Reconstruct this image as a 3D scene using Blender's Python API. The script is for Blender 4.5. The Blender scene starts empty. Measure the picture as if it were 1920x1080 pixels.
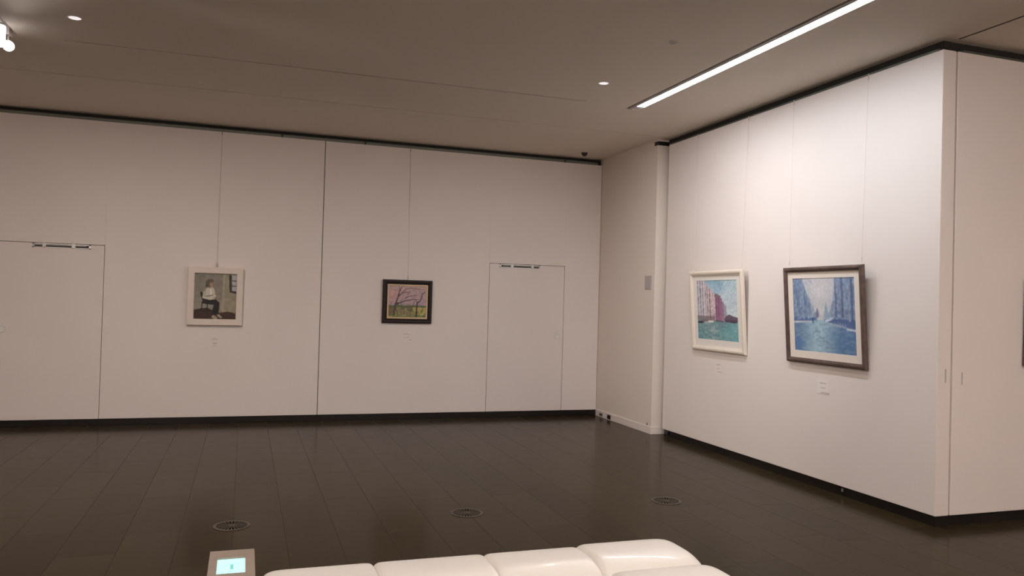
import bpy, bmesh, math, random
import numpy as np
from mathutils import Matrix, Vector

random.seed(4)
rng = np.random.default_rng(7)
PI = math.pi
scene = bpy.context.scene
COL = scene.collection

# ------------------------------------------------------------------ camera, world, exposure
cam_d = bpy.data.cameras.new('camera')
cam_d.sensor_width = 36.0
cam_d.lens = 1483.98 / 1920 * 36.0
cam_d.clip_start = 0.05
cam_d.clip_end = 100
cam = bpy.data.objects.new('camera', cam_d)
COL.objects.link(cam)
RT = (0.9472986, -0.3191271, 0.0279866)
DN = (0.0318851, 0.0069972, -0.9994670)
FW = (0.3187612, 0.9476861, 0.0168039)
m = Matrix(((RT[0], -DN[0], -FW[0], 0.0), (RT[1], -DN[1], -FW[1], 0.0),
            (RT[2], -DN[2], -FW[2], 1.55), (0, 0, 0, 1)))
cam.matrix_world = m
scene.camera = cam

world = bpy.data.worlds.new('world')
scene.world = world
world.use_nodes = True
world.node_tree.nodes['Background'].inputs[0].default_value = (0.9, 0.85, 0.8, 1)
world.node_tree.nodes['Background'].inputs[1].default_value = 0.02

vs = scene.view_settings
vs.view_transform = 'Standard'
vs.look = 'None'
vs.gamma = 1.0
vs.use_curve_mapping = False
vs.exposure = 0.0

# light levels (used by the lamp builders below)
STRIP_POWER = 56.0         # radiance of the lit tubes over the right wall
CROSS_POWER = 118.0          # glow of the fill tube added behind the camera
SPOT_W = 40.0
DOWN_W = 1.0

# ------------------------------------------------------------------ room measures (metres)
YB = 10.058      # face of the back wall
XR = 4.768       # face of the hung partition on the right
YC = 4.455       # wall that turns off to the right
ZB = 0.08        # bottom edge of the panels
ZT = 3.478       # top edge of the panels
ZC = 3.558       # ceiling
XS = 4.665       # return wall in the far corner
YP = 8.49        # front of the pillar
XL, YF, XE = -5.2, -3.0, 8.6

# ------------------------------------------------------------------ materials
def s2l(c):
    c = np.asarray(c, float) / 255.0
    return np.where(c <= 0.04045, c / 12.92, ((c + 0.055) / 1.055) ** 2.4)

def mat(name, color, rough=0.6, metal=0.0, noise=0.0, nscale=6.0, bump=0.0, bscale=80.0,
        coat=0.0, emit=None, estr=0.0, spec=0.5):
    m = bpy.data.materials.new(name)
    m.use_nodes = True
    nt = m.node_tree
    b = nt.nodes['Principled BSDF']
    b.inputs['Base Color'].default_value = (*color, 1)
    b.inputs['Roughness'].default_value = rough
    b.inputs['Metallic'].default_value = metal
    b.inputs['Specular IOR Level'].default_value = spec
    b.inputs['Coat Weight'].default_value = coat
    if emit is not None:
        b.inputs['Emission Color'].default_value = (*emit, 1)
        b.inputs['Emission Strength'].default_value = estr
    tc = nt.nodes.new('ShaderNodeTexCoord')
    if noise > 0:
        n = nt.nodes.new('ShaderNodeTexNoise')
        n.inputs['Scale'].default_value = nscale
        n.inputs['Detail'].default_value = 5
        nt.links.new(tc.outputs['Object'], n.inputs['Vector'])
        r = nt.nodes.new('ShaderNodeValToRGB')
        r.color_ramp.elements[0].position = 0.3
        r.color_ramp.elements[1].position = 0.7
        r.color_ramp.elements[0].color = (*[c * (1 - noise) for c in color], 1)
        r.color_ramp.elements[1].color = (*[min(1, c * (1 + noise)) for c in color], 1)
        nt.links.new(n.outputs['Fac'], r.inputs['Fac'])
        nt.links.new(r.outputs['Color'], b.inputs['Base Color'])
    if bump > 0:
        n2 = nt.nodes.new('ShaderNodeTexNoise')
        n2.inputs['Scale'].default_value = bscale
        nt.links.new(tc.outputs['Object'], n2.inputs['Vector'])
        bp = nt.nodes.new('ShaderNodeBump')
        bp.inputs['Strength'].default_value = bump
        bp.inputs['Distance'].default_value = 0.01
        nt.links.new(n2.outputs['Fac'], bp.inputs['Height'])
        nt.links.new(bp.outputs['Normal'], b.inputs['Normal'])
    return m

WALLC = (0.83, 0.745, 0.70)
M_wall = mat('white_wall_covering', WALLC, 0.62, noise=0.015, nscale=1.6, bump=0.05, bscale=160)
M_door = mat('white_door_face', tuple(c * 0.985 for c in WALLC), 0.6, noise=0.012, nscale=2.3, bump=0.04, bscale=160)
M_plaster = mat('white_plaster', (0.78, 0.69, 0.62), 0.75, noise=0.012, nscale=2, bump=0.04, bscale=120)
M_ceil = mat('ceiling_plaster', (0.82, 0.735, 0.64), 0.85, noise=0.012, nscale=1.4, bump=0.03, bscale=90)
M_dark = mat('dark_recess', (0.018, 0.015, 0.012), 0.8, noise=0.1)
M_base = mat('black_baseboard_and_gap', (0.012, 0.009, 0.008), 0.25, noise=0.2, nscale=3)
M_whitebase = mat('white_baseboard', (0.80, 0.71, 0.66), 0.5, noise=0.02)
M_alu = mat('aluminium_rail', (0.21, 0.22, 0.19), 0.45, metal=0.6, noise=0.06, nscale=12)
M_chrome = mat('brushed_steel', (0.62, 0.6, 0.57), 0.3, metal=0.9, noise=0.05, nscale=30)
M_wire = mat('steel_wire', (0.30, 0.26, 0.23), 0.5, metal=0.3, noise=0.05)
M_wire2 = mat('pale_wire', (0.68, 0.61, 0.57), 0.5, noise=0.03)
M_black = mat('black_plastic', (0.012, 0.011, 0.012), 0.35, noise=0.1, nscale=20)
M_greyp = mat('grey_plastic', (0.47, 0.42, 0.40), 0.6, noise=0.03, nscale=20)
M_whitep = mat('white_plastic', (0.8, 0.77, 0.74), 0.4, noise=0.02, nscale=20)
M_lamp = mat('fluorescent_diffuser', (0.9, 0.9, 0.9), 0.5, emit=(0.86, 0.93, 1.0), estr=STRIP_POWER)
M_fill = mat('added_tube_glow', (0.9, 0.9, 0.9), 0.5, emit=(1.0, 0.90, 0.83), estr=CROSS_POWER)  # emission of the added fill tube, out of view
M_down = mat('downlight_glow', (0.8, 0.8, 0.8), 0.5, emit=(1.0, 0.9, 0.92), estr=0.75)
M_opal = mat('opal_lamp_glass', (0.9, 0.9, 0.9), 0.3, emit=(0.97, 0.94, 1.0), estr=1.3)
M_lens = mat('spot_lens_glow', (0.9, 0.9, 0.9), 0.4, emit=(1.0, 0.95, 0.92), estr=14)
M_grate = mat('floor_grate_metal', (0.060, 0.048, 0.036), 0.55, noise=0.1, nscale=40, spec=0.2)
M_gratering = mat('floor_grate_ring_metal', (0.075, 0.060, 0.044), 0.5, metal=0.1, noise=0.1, nscale=40)
M_grateslot = mat('floor_grate_slot', (0.004, 0.0035, 0.003), 0.9, noise=0.1, spec=0.0)
M_leather = mat('white_leather', (0.79, 0.74, 0.69), 0.36, noise=0.012, nscale=5, bump=0.05, bscale=220, coat=0.15)
M_piping = mat('white_leather_piping', (0.78, 0.70, 0.64), 0.4, noise=0.02)
M_kiosk = mat('beige_metal_plate', (0.30, 0.235, 0.19), 0.5, noise=0.06, nscale=14)
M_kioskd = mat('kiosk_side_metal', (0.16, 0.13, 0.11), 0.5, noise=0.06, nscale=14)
M_screen = mat('lit_screen', (0.3, 0.5, 0.5), 0.3, emit=(0.50, 0.93, 0.88), estr=0.92)
M_glyph = mat('screen_mark', (0.2, 0.45, 0.4), 0.4, emit=(0.16, 0.55, 0.45), estr=0.7)
M_glyph2 = mat('screen_line', (0.2, 0.45, 0.4), 0.4, emit=(0.14, 0.50, 0.46), estr=0.7)
M_ivory = mat('ivory_frame_wood', (0.80, 0.70, 0.60), 0.42, noise=0.02, nscale=8)
M_ivory2 = mat('pale_cream_frame', (0.80, 0.69, 0.61), 0.5, noise=0.03, nscale=8)
M_walnut = mat('dark_walnut_frame', (0.012, 0.003, 0.003), 0.55, noise=0.25, nscale=16)
M_bronze = mat('bronze_brown_frame', (0.125, 0.082, 0.070), 0.42, metal=0.15, noise=0.3, nscale=14)
M_mat = mat('mat_board', (0.82, 0.76, 0.71), 0.8, noise=0.01)
M_mat2 = mat('cream_mat_board', (0.85, 0.76, 0.68), 0.8, noise=0.01)
M_liner = mat('cream_liner', (0.72, 0.53, 0.33), 0.6, noise=0.05, nscale=20)
M_backing = mat('brown_backing', (0.12, 0.09, 0.07), 0.8, noise=0.05)
M_card = mat('white_caption_card', (0.86, 0.79, 0.75), 0.6, noise=0.01)
M_card2 = mat('wall_white_caption_card', tuple(c * 1.005 for c in WALLC), 0.6, noise=0.01)
M_ink = mat('grey_print', (0.34, 0.28, 0.26), 0.7, noise=0.05)

def floor_material():
    m = bpy.data.materials.new('dark_stone_tiles')
    m.use_nodes = True
    nt = m.node_tree
    N, Lk = nt.nodes, nt.links
    b = N['Principled BSDF']
    tc = N.new('ShaderNodeTexCoord')
    sep = N.new('ShaderNodeSeparateXYZ')
    Lk.new(tc.outputs['Object'], sep.inputs[0])
    def mth(op, a, b_=None, c=None):
        n = N.new('ShaderNodeMath'); n.operation = op
        for i, v in enumerate((a, b_, c)):
            if v is None: continue
            if isinstance(v, (int, float)): n.inputs[i].default_value = v
            else: Lk.new(v, n.inputs[i])
        return n.outputs[0]
    TW, TL = 0.3225, 0.92
    u = mth('DIVIDE', mth('ADD', sep.outputs[0], 0.03), TW)
    ci = mth('FLOOR', u)
    fu = mth('SUBTRACT', u, ci)
    wn = N.new('ShaderNodeTexWhiteNoise'); wn.noise_dimensions = '1D'
    Lk.new(mth('ADD', ci, 31.7), wn.inputs['W'])
    v = mth('ADD', mth('DIVIDE', sep.outputs[1], TL), wn.outputs['Value'])
    ri = mth('FLOOR', v)
    fv = mth('SUBTRACT', v, ri)
    eu = mth('MULTIPLY', mth('SUBTRACT', 0.5, mth('ABSOLUTE', mth('SUBTRACT', fu, 0.5))), TW)
    ev = mth('MULTIPLY', mth('SUBTRACT', 0.5, mth('ABSOLUTE', mth('SUBTRACT', fv, 0.5))), TL)
    e = mth('MINIMUM', eu, ev)
    joint = mth('LESS_THAN', e, 0.0022)
    comb = N.new('ShaderNodeCombineXYZ')
    Lk.new(ci, comb.inputs[0]); Lk.new(ri, comb.inputs[1])
    wt = N.new('ShaderNodeTexWhiteNoise'); wt.noise_dimensions = '3D'
    Lk.new(comb.outputs[0], wt.inputs['Vector'])
    ns = N.new('ShaderNodeTexNoise'); ns.inputs['Scale'].default_value = 7; ns.inputs['Detail'].default_value = 8
    Lk.new(tc.outputs['Object'], ns.inputs['Vector'])
    nf = N.new('ShaderNodeTexNoise'); nf.inputs['Scale'].default_value = 160; nf.inputs['Detail'].default_value = 3
    Lk.new(tc.outputs['Object'], nf.inputs['Vector'])
    val = mth('ADD', mth('MULTIPLY', wt.outputs['Value'], 0.30),
              mth('ADD', mth('MULTIPLY', ns.outputs['Fac'], 0.35), mth('MULTIPLY', nf.outputs['Fac'], 0.5)))
    val = mth('ADD', val, 0.41)
    mix = N.new('ShaderNodeMix'); mix.data_type = 'RGBA'; mix.blend_type = 'MULTIPLY'
    mix.inputs['Factor'].default_value = 1.0
    mix.inputs['A'].default_value = (*FLOORC, 1)
    cc = N.new('ShaderNodeCombineColor')
    for i in range(3): Lk.new(val, cc.inputs[i])
    Lk.new(cc.outputs[0], mix.inputs['B'])
    mj = N.new('ShaderNodeMix'); mj.data_type = 'RGBA'
    Lk.new(joint, mj.inputs['Factor'])
    Lk.new(mix.outputs['Result'], mj.inputs['A'])
    mj.inputs['B'].default_value = (0.016, 0.012, 0.008, 1)
    Lk.new(mj.outputs['Result'], b.inputs['Base Color'])
    rr = mth('ADD', mth('MULTIPLY', ns.outputs['Fac'], 0.10), FLOOR_R)
    rr = mth('ADD', rr, mth('MULTIPLY', joint, 0.12))
    Lk.new(rr, b.inputs['Roughness'])
    b.inputs['Specular IOR Level'].default_value = 0.05
    b.inputs['Specular Tint'].default_value = (1.0, 0.80, 0.58, 1)
    bp = N.new('ShaderNodeBump'); bp.inputs['Strength'].default_value = 0.25; bp.inputs['Distance'].default_value = 0.002
    h = mth('SUBTRACT', mth('MULTIPLY', nf.outputs['Fac'], 0.12), joint)
    Lk.new(h, bp.inputs['Height'])
    Lk.new(bp.outputs['Normal'], b.inputs['Normal'])
    return m
FLOORC = (0.033, 0.0225, 0.0105)
FLOOR_R = 0.14
M_floor = floor_material()

# ------------------------------------------------------------------ mesh helpers
class MB:
    def __init__(self): self.bm = bmesh.new()
    def quad(self, pts):
        return self.bm.faces.new([self.bm.verts.new(p) for p in pts])
    def box(self, x0, x1, y0, y1, z0, z1, bevel=0.0, seg=2):
        r = bmesh.ops.create_cube(self.bm, size=1.0)
        vsx = r['verts']
        bmesh.ops.scale(self.bm, vec=(x1 - x0, y1 - y0, z1 - z0), verts=vsx)
        bmesh.ops.translate(self.bm, vec=((x0 + x1) / 2, (y0 + y1) / 2, (z0 + z1) / 2), verts=vsx)
        if bevel > 0:
            es = list({e for v in vsx for e in v.link_edges})
            bmesh.ops.bevel(self.bm, geom=es, offset=bevel, segments=seg, affect='EDGES', profile=0.5)
        return self
    def cyl(self, p0, p1, r0, r1=None, n=24, caps=True):
        r1 = r0 if r1 is None else r1
        p0, p1 = Vector(p0), Vector(p1)
        d = p1 - p0
        q = d.to_track_quat('Z', 'Y').to_matrix()
        A = [self.bm.verts.new(p0 + q @ Vector((r0 * math.cos(2 * PI * i / n), r0 * math.sin(2 * PI * i / n), 0))) for i in range(n)]
        B = [self.bm.verts.new(p1 + q @ Vector((r1 * math.cos(2 * PI * i / n), r1 * math.sin(2 * PI * i / n), 0))) for i in range(n)]
        for i in range(n):
            j = (i + 1) % n
            self.bm.faces.new((A[i], A[j], B[j], B[i]))
        if caps:
            self.bm.faces.new(A[::-1]); self.bm.faces.new(B)
        return self
    def lathe(self, prof, origin=(0, 0, 0), axis=(0, 0, 1), n=40):
        q = Vector(axis).to_track_quat('Z', 'Y').to_matrix()
        o = Vector(origin)
        rings = []
        for r, z in prof:
            if r < 1e-6: rings.append([self.bm.verts.new(o + q @ Vector((0, 0, z)))])
            else: rings.append([self.bm.verts.new(o + q @ Vector((r * math.cos(2 * PI * i / n), r * math.sin(2 * PI * i / n), z))) for i in range(n)])
        for a, b in zip(rings[:-1], rings[1:]):
            for i in range(n):
                j = (i + 1) % n
                if len(a) == 1 and len(b) == 1: continue
                if len(a) == 1: self.bm.faces.new((a[0], b[j], b[i]))
                elif len(b) == 1: self.bm.faces.new((a[i], a[j], b[0]))
                else: self.bm.faces.new((a[i], a[j], b[j], b[i]))
        return self
    def build(self, name, material, parent=None, smooth=False, kind=None):
        bmesh.ops.recalc_face_normals(self.bm, faces=self.bm.faces)
        me = bpy.data.meshes.new(name)
        self.bm.to_mesh(me); self.bm.free()
        me.materials.append(material)
        if smooth:
            me.shade_smooth()
        o = bpy.data.objects.new(name, me)
        COL.objects.link(o)
        if parent is not None: o.parent = parent
        if kind: o['kind'] = kind
        return o

def smooth_by_angle(o, deg=35):
    me = o.data
    me.shade_smooth()
    me.set_sharp_from_angle(angle=math.radians(deg))
    return o

def thing(name, label, cat, loc=(0, 0, 0), rot=(0, 0, 0), group=None):
    o = bpy.data.objects.new(name, None)
    o.empty_display_size = 0.1
    COL.objects.link(o)
    o.location = loc; o.rotation_euler = rot
    o['label'] = label; o['category'] = cat
    if group: o['group'] = group
    return o

def tag(o, label, cat, group=None):
    o['label'] = label; o['category'] = cat
    if group: o['group'] = group
    return o

def struct(name, mb, material, parent=None):
    o = mb.build(name, material, parent)
    if parent is None: o['kind'] = 'structure'
    return o

def copy_tree(o, parent=None):
    c = o.copy(); COL.objects.link(c); c.parent = parent
    for ch in list(o.children): copy_tree(ch, c)
    return c

# ------------------------------------------------------------------ the setting
mb = MB(); mb.box(XL, XE, YF, YB + 0.4, -0.1, 0.0)
struct('floor', mb, M_floor)

# ceiling: a sheet with real grooves and light slots cut up into it
holes = [  # x0, x1, y0, y1, depth
    (3.632, 3.780, 3.80, 7.312, 0.10),     # slot of the fluorescent line
    (-1.950, -1.788, -1.0, 7.232, 0.06),   # slot of the spotlights
    (-1.375, 3.152, 7.197, 7.217, 0.05),   # short joint
    (-1.460, -1.375, 7.185, 7.229, 0.004),
    (XL, 4.80, 8.350, 8.366, 0.04),       # long joint
    (4.876, 4.902, YF, 4.44, 0.08),        # track slot of the partitions
]
xs = sorted({XL, XE} | {h[0] for h in holes} | {h[1] for h in holes})
ys = sorted({YF, YB + 0.1} | {h[2] for h in holes} | {h[3] for h in holes})
def depth_at(x, y):
    for h in holes:
        if h[0] < x < h[1] and h[2] < y < h[3]: return h[4]
    return 0.0
mb = MB()
nx, ny = len(xs) - 1, len(ys) - 1
D = [[depth_at((xs[i] + xs[i + 1]) / 2, (ys[j] + ys[j + 1]) / 2) for j in range(ny)] for i in range(nx)]
for i in range(nx):
    for j in range(ny):
        z = ZC + D[i][j]
        mb.quad([(xs[i], ys[j], z), (xs[i], ys[j + 1], z), (xs[i + 1], ys[j + 1], z), (xs[i + 1], ys[j], z)])
        if i + 1 < nx and D[i + 1][j] != D[i][j]:
            x, z2 = xs[i + 1], ZC + D[i + 1][j]
            mb.quad([(x, ys[j], z), (x, ys[j + 1], z), (x, ys[j + 1], z2), (x, ys[j], z2)])
        if j + 1 < ny and D[i][j + 1] != D[i][j]:
            y, z2 = ys[j + 1], ZC + D[i][j + 1]
            mb.quad([(xs[i], y, z), (xs[i + 1], y, z), (xs[i + 1], y, z2), (xs[i], y, z2)])
mb.box(XL, XE, YF, YB + 0.4, ZC + 0.25, ZC + 0.3)
ceil = struct('ceiling', mb, M_ceil)
for h in (holes[2], holes[4], holes[5]):
    mb = MB(); mb.box(h[0] + 0.0005, h[1] - 0.0005, h[2] + 0.0005, h[3] - 0.0005, ZC + 0.004, ZC + 0.010)
    mb.build('joint_fill', M_dark, ceil)  # dark strip set in the groove, its colour stands in for shade

# back wall: panels with open joints in front of a dark backing
G = 0.004
D1 = (-2.616, -1.542, 2.057)
D2 = (3.062, 4.136, 2.048)
SEAM = 0.885
T = 0.04
mb = MB()
def panel(x0, x1, z0, z1):
    mb.box(x0, x1, YB, YB + T, z0, z1, 0.0015, 1)
panel(XL, D1[0] - G, ZB, ZT)
panel(D1[0] - G, D1[1] + G, D1[2] + G, ZT)
panel(D1[1] + G, SEAM - 0.004, ZB, ZT)
panel(SEAM + 0.004, D2[0] - G, ZB, ZT)
panel(D2[0] - G, D2[1] + G, D2[2] + G, ZT)
panel(D2[1] + G, 4.660, ZB, ZT)
wb = struct('wall_back', mb, M_wall)
mb = MB(); mb.box(XL, 4.665, YB + 0.055, YB + 0.2, 0, ZC + 0.02)
bk = mb.build('backing', M_dark, wb)
mb = MB(); mb.box(XL, 4.664, YB + 0.018, YB + 0.052, 0.0, ZB - 0.003, 0.002, 1)
struct('baseboard_back', mb, M_base)

def door(name, x0, x1, zt, handle_x, closer, flip):
    mb = MB(); mb.box(x0 + G * .3, x1 - G * .3, YB + 0.001, YB + T, ZB, zt - G * .3, 0.0015, 1)
    d = struct(name, mb, M_door)
    # recessed closer along the top edge
    c0, c1 = closer
    zc0, zc1 = zt - 0.050, zt - 0.003
    fr = MB()
    fr.box(c0, c1, YB - 0.006, YB + 0.002, zc1 - 0.010, zc1)
    fr.box(c0, c1, YB - 0.006, YB + 0.002, zc0, zc0 + 0.008)
    fr.box(c0, c0 + 0.022, YB - 0.006, YB + 0.002, zc0, zc1)
    fr.box(c1 - 0.022, c1, YB - 0.006, YB + 0.002, zc0, zc1)
    f = fr.build('door_closer', M_chrome, d)
    ch = MB(); ch.box(c0 + 0.02, c1 - 0.02, YB - 0.002, YB + 0.0015, zc0 + 0.007, zc1 - 0.009)
    ch.build('closer_channel', M_black, f)
    arm = MB()
    L = c1 - c0
    s = (lambda t: c1 - t * L) if flip else (lambda t: c0 + t * L)
    a0, a1 = sorted((s(0.08), s(0.98)))
    arm.box(a0, a1, YB - 0.012, YB - 0.004, zc0 + 0.024, zc0 + 0.032, 0.001, 1)
    arm.build('closer_arm', M_greyp, f)
    for t, w in ((0.30, 0.038), (0.80, 0.034)):
        x = s(t)
        sl = MB(); sl.box(x - w / 2, x + w / 2, YB - 0.018, YB - 0.004, zc0 + 0.004, zc1 - 0.008, 0.003, 2)
        sl.box(x - w / 3, x + w / 3, YB - 0.020, YB - 0.006, zc1 - 0.012, zc1 + 0.006, 0.002, 1)
        sl.build('closer_slider', M_chrome, f)
    # round flush pull with a small thumb turn over it
    h = MB()
    h.lathe([(0.0, 0.004), (0.024, 0.004), (0.031, 0.010), (0.036, 0.010), (0.038, 0.0), (0.038, -0.004)], (handle_x, YB, 1.092), (0, -1, 0))
    h.lathe([(0.0, 0.010), (0.010, 0.009), (0.013, 0.0)], (handle_x, YB, 1.150), (0, -1, 0), 20)
    ho = h.build('door_pull', M_whitep, d)
    smooth_by_angle(ho)
    return d
door('door_1', D1[0], D1[1], D1[2], -2.527, (-2.266, -1.680), True)
door('door_2', D2[0], D2[1], D2[2], 4.052, (3.200, 3.779), False)

# picture rails in the gap under the ceiling
def rail(name, p0, p1, n, parent, hooks=(), k=1.0):
    """p0,p1 on the wall face plane; n = unit vector pointing out of the wall"""
    mb = MB()
    prof = [(-0.040, ZT + 0.002), (-0.004, ZT + 0.002), (-0.004, ZT + 0.010), (-0.010, ZT + 0.012), (-0.010, ZT + 0.018),
            (-0.002, ZT + 0.020), (-0.002, ZT + 0.030), (-0.022, ZT + 0.044), (-0.040, ZT + 0.044)]
    prof = [(a, ZT + (z - ZT) * k) for a, z in prof]
    A = [mb.bm.verts.new((p0[0] + n[0] * a, p0[1] + n[1] * a, z)) for a, z in prof]
    B = [mb.bm.verts.new((p1[0] + n[0] * a, p1[1] + n[1] * a, z)) for a, z in prof]
    k = len(prof)
    for i in range(k):
        j = (i + 1) % k
        mb.bm.faces.new((A[i], A[j], B[j], B[i]))
    mb.bm.faces.new(A[::-1]); mb.bm.faces.new(B)
    r = mb.build(name, M_alu, parent)
    d = Vector((p1[0] - p0[0], p1[1] - p0[1], 0)).normalized()
    for t in hooks:
        c = Vector((p0[0], p0[1], 0)) + d * t
        h = MB()
        for a in (-0.006,):
            q = c + Vector((n[0], n[1], 0)) * 0.004
            h.cyl(q + Vector((0, 0, ZT + 0.034)), q + Vector((0, 0, ZT + 0.006)), 0.012, 0.010, 12)
            h.cyl(q + Vector((0, 0, ZT + 0.008)), q + Vector((0, 0, ZT - 0.006)), 0.004, 0.004, 8)
        h.build('rail_glider', M_black, r)
    return r
rail('picture_rail', (XL, YB), (4.60, YB), (0, -1), wb, hooks=[x - XL for x in (0.365, 1.375, 4.10)])

# return wall in the far corner with the pillar front
mb = MB()
mb.box(XS, XS + 0.35, YP, YB + 0.2, 0.0, ZT + 0.008)
mb.box(XS, XS + 0.35, YP + 0.10, YB + 0.2, ZT + 0.008, ZC + 0.01)
mb.box(XS, XS + 0.35, YP, YP + 0.10, ZC - 0.022, ZC + 0.01)
ws = struct('wall_return', mb, M_plaster)
mb = MB(); mb.box(XS + 0.012, XS + 0.349, YP + 0.002, YP + 0.099, ZT + 0.009, ZC - 0.023)
mb.build('track_pocket', M_black, ws)
mb = MB()
mb.box(XS - 0.010, XS, YP - 0.010, YB - 0.001, 0.0, 0.088, 0.002, 1)
mb.box(XS, XS + 0.35, YP - 0.010, YP, 0.0, 0.088, 0.002, 1)
struct('baseboard_return', mb, M_whitebase)

# hung partition on the right, its thickness shows at the near end
mb = MB()
mb.box(XR, 4.893, YC, 8.40, ZB, ZT, 0.004, 2)
wr = struct('wall_right', mb, M_wall)
mb = MB(); mb.box(XR + 0.022, 4.893, YC + 0.02, 8.395, 0.0, ZB - 0.001)
struct('floor_gap_shade', mb, M_base)  # black box fills the open floor gap, standing in for shade under the panels
mb = MB(); mb.box(XR + 0.045, 4.893, YC + 0.04, 8.48, ZT, ZC + 0.001)
mb.build('backing', M_dark, wr)
rail('picture_rail', (XR, 8.40), (XR, YC + 0.06), (-1, 0), wr, k=0.5)
mb = MB(); mb.box(4.838, 4.850, YC - 0.0015, YC + 0.004, 1.045, 1.145, 0.001, 1)
mb.build('flush_pull', M_greyp, wr)
for y, s in ((8.30, 1.0), (5.40, 0.45)):
    mb = MB()
    mb.box(XR + 0.004, XR + 0.021, y - 0.02 * s, y + 0.02 * s, 0.050 - 0.03 * s, 0.062, 0.003, 1)
    mb.build('floor_jack', M_chrome if s < 1 else M_black, wr)

# wall turning off to the right
mb = MB()
mb.box(4.909, XE, YC, YC + 0.12, ZB, ZT, 0.003, 1)
wo = struct('wall_corner', mb, M_wall)
mb = MB(); mb.box(4.893, 4.909, YC + 0.015, YC + 0.10, ZB, ZT)
mb.build('joint_fill', M_greyp, wo)
mb = MB(); mb.box(4.80, XE, YC + 0.022, YC + 0.12, 0.0, ZB - 0.001)
struct('baseboard_corner', mb, M_base)
mb = MB(); mb.box(4.894, XE, YC + 0.045, YC + 0.12, ZT, ZC + 0.001)
mb.build('backing', M_dark, wo)
rail('picture_rail', (4.96, YC), (XE, YC), (0, -1), wo, k=0.5)
mb = MB(); mb.box(4.995, 5.007, YC - 0.0015, YC + 0.004, 1.030, 1.120, 0.001, 1)
mb.build('flush_pull', M_greyp, wo)

# rest of the gallery, behind and beside the camera
mb = MB(); mb.box(XL - 0.15, XL, YF, YB + 0.3, 0, ZC + 0.1); struct('wall_left', mb, M_wall)
mb = MB(); mb.box(XL, XE, YF - 0.15, YF, 0, ZC + 0.1); struct('wall_front', mb, M_wall)
mb = MB(); mb.box(XE, XE + 0.15, YF, YC + 0.2, 0, ZC + 0.1); struct('wall_far_right', mb, M_wall)

# ------------------------------------------------------------------ lamps
def strip_light(name, label, x0, x1, y0, y1, lampmat, z0=ZC, joint=None):
    t = thing(name, label, 'ceiling light', ((x0 + x1) / 2, (y0 + y1) / 2, z0 + 0.09))
    def P(x): return x - (x0 + x1) / 2
    def Q(y): return y - (y0 + y1) / 2
    zo = -(z0 + 0.09)
    mb = MB(); mb.box(P(x0 + 0.016), P(x1), Q(y0), Q(y1), 0.035 + z0 + zo, z0 + 0.09 + zo)
    mb.box(P(x0 + 0.020), P(x0 + 0.058), Q(y0), Q(y1), z0 - 0.003 + zo, z0 + 0.04 + zo)
    mb.build('housing', M_greyp, t)
    mb = MB(); mb.box(P(x0 + 0.001), P(x0 + 0.019), Q(y0), Q(y1), 0.010 + z0 + zo, z0 + 0.03 + zo)
    mb.build('shadow_gap', M_dark, t)
    mb = MB(); mb.box(P(x0 + 0.060), P(x1 - 0.008), Q(y0 + 0.03), Q(y1 - 0.13), z0 - 0.001 + zo, z0 + 0.03 + zo)
    mb.build('diffuser', lampmat, t)
    mb = MB(); mb.box(P(x0 + 0.055), P(x1 - 0.004), Q(y1 - 0.12), Q(y1 - 0.01), z0 + 0.004 + zo, z0 + 0.03 + zo, 0.003, 1)
    mb.build('end_cap', M_whitep, t)
    if joint:
        mb = MB(); mb.box(P(x0 + 0.002), P(x0 + 0.028), Q(joint - 0.05), Q(joint + 0.05), z0 + 0.002 + zo, z0 + 0.02 + zo, 0.002, 1)
        mb.build('clip', M_greyp, t)
    return t
strip_light('fluorescent_strip', 'long lit fluorescent strip recessed in ceiling alongside the right wall', 3.634, 3.778, 3.82, 7.30, M_lamp, joint=5.32)

# unseen tube added under the ceiling behind the camera to brighten the room
def fill_tube_row(x0, x1, y, lab):
    t = thing('added_fill_tube', lab, 'ceiling light', ((x0 + x1) / 2, y, ZC))
    h = (x1 - x0) / 2
    mb = MB(); mb.box(-h, h, -0.05, 0.05, -0.04, 0.0, 0.004, 1); mb.build('housing', M_whitep, t)
    mb = MB(); mb.box(-h + 0.03, h - 0.03, -0.04, 0.04, -0.055, -0.041, 0.004, 1); mb.build('diffuser', M_fill, t)
    return t
fill_tube_row(-4.0, 6.6, 0.3, 'unseen long ceiling tube added behind the camera as fill light')

# small round recessed downlights and a detector in the ceiling
def downlight(loc, label, lit=21.0, r=0.045):
    t = thing('downlight', label, 'downlight', loc)
    mb = MB(); mb.lathe([(r, 0.001), (r * 1.16, 0.0005), (r * 1.16, -0.003), (r * 1.02, -0.004), (r * 0.95, -0.001)], n=32)
    smooth_by_angle(mb.build('trim_ring', M_whitep, t))
    mb = MB(); mb.lathe([(0.0, -0.002), (r * 0.96, -0.002)], n=32)
    mb.build('lens', M_down, t)
    for k in range(9):
        a = k * 2 * PI / 9
        q = MB(); q.lathe([(0.0, -0.007), (0.006, -0.006), (0.008, -0.002)], (r * 0.62 * math.cos(a), r * 0.62 * math.sin(a), 0), n=10)
        smooth_by_angle(q.build('led', M_down, t))
    if lit:
        ld = bpy.data.lights.new('downlight_beam', 'AREA')
        ld.shape = 'DISK'; ld.size = r * 2; ld.energy = DOWN_W * lit; ld.color = (1.0, 0.90, 0.82)
        lo = bpy.data.objects.new('downlight_beam', ld)
        lo.location = (0, 0, -0.012)
        COL.objects.link(lo); lo.parent = t
    return t
downlight((3.028, 6.548, ZC), 'small round lit downlight near the end of the fluorescent strip')
downlight((-1.263, 6.575, ZC), 'small round lit downlight beside the ceiling spotlights', 68.0)
t = thing('smoke_detector', 'small unlit round grey detector on ceiling left of the fluorescent strip', 'detector', (3.028, 5.308, ZC))
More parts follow.
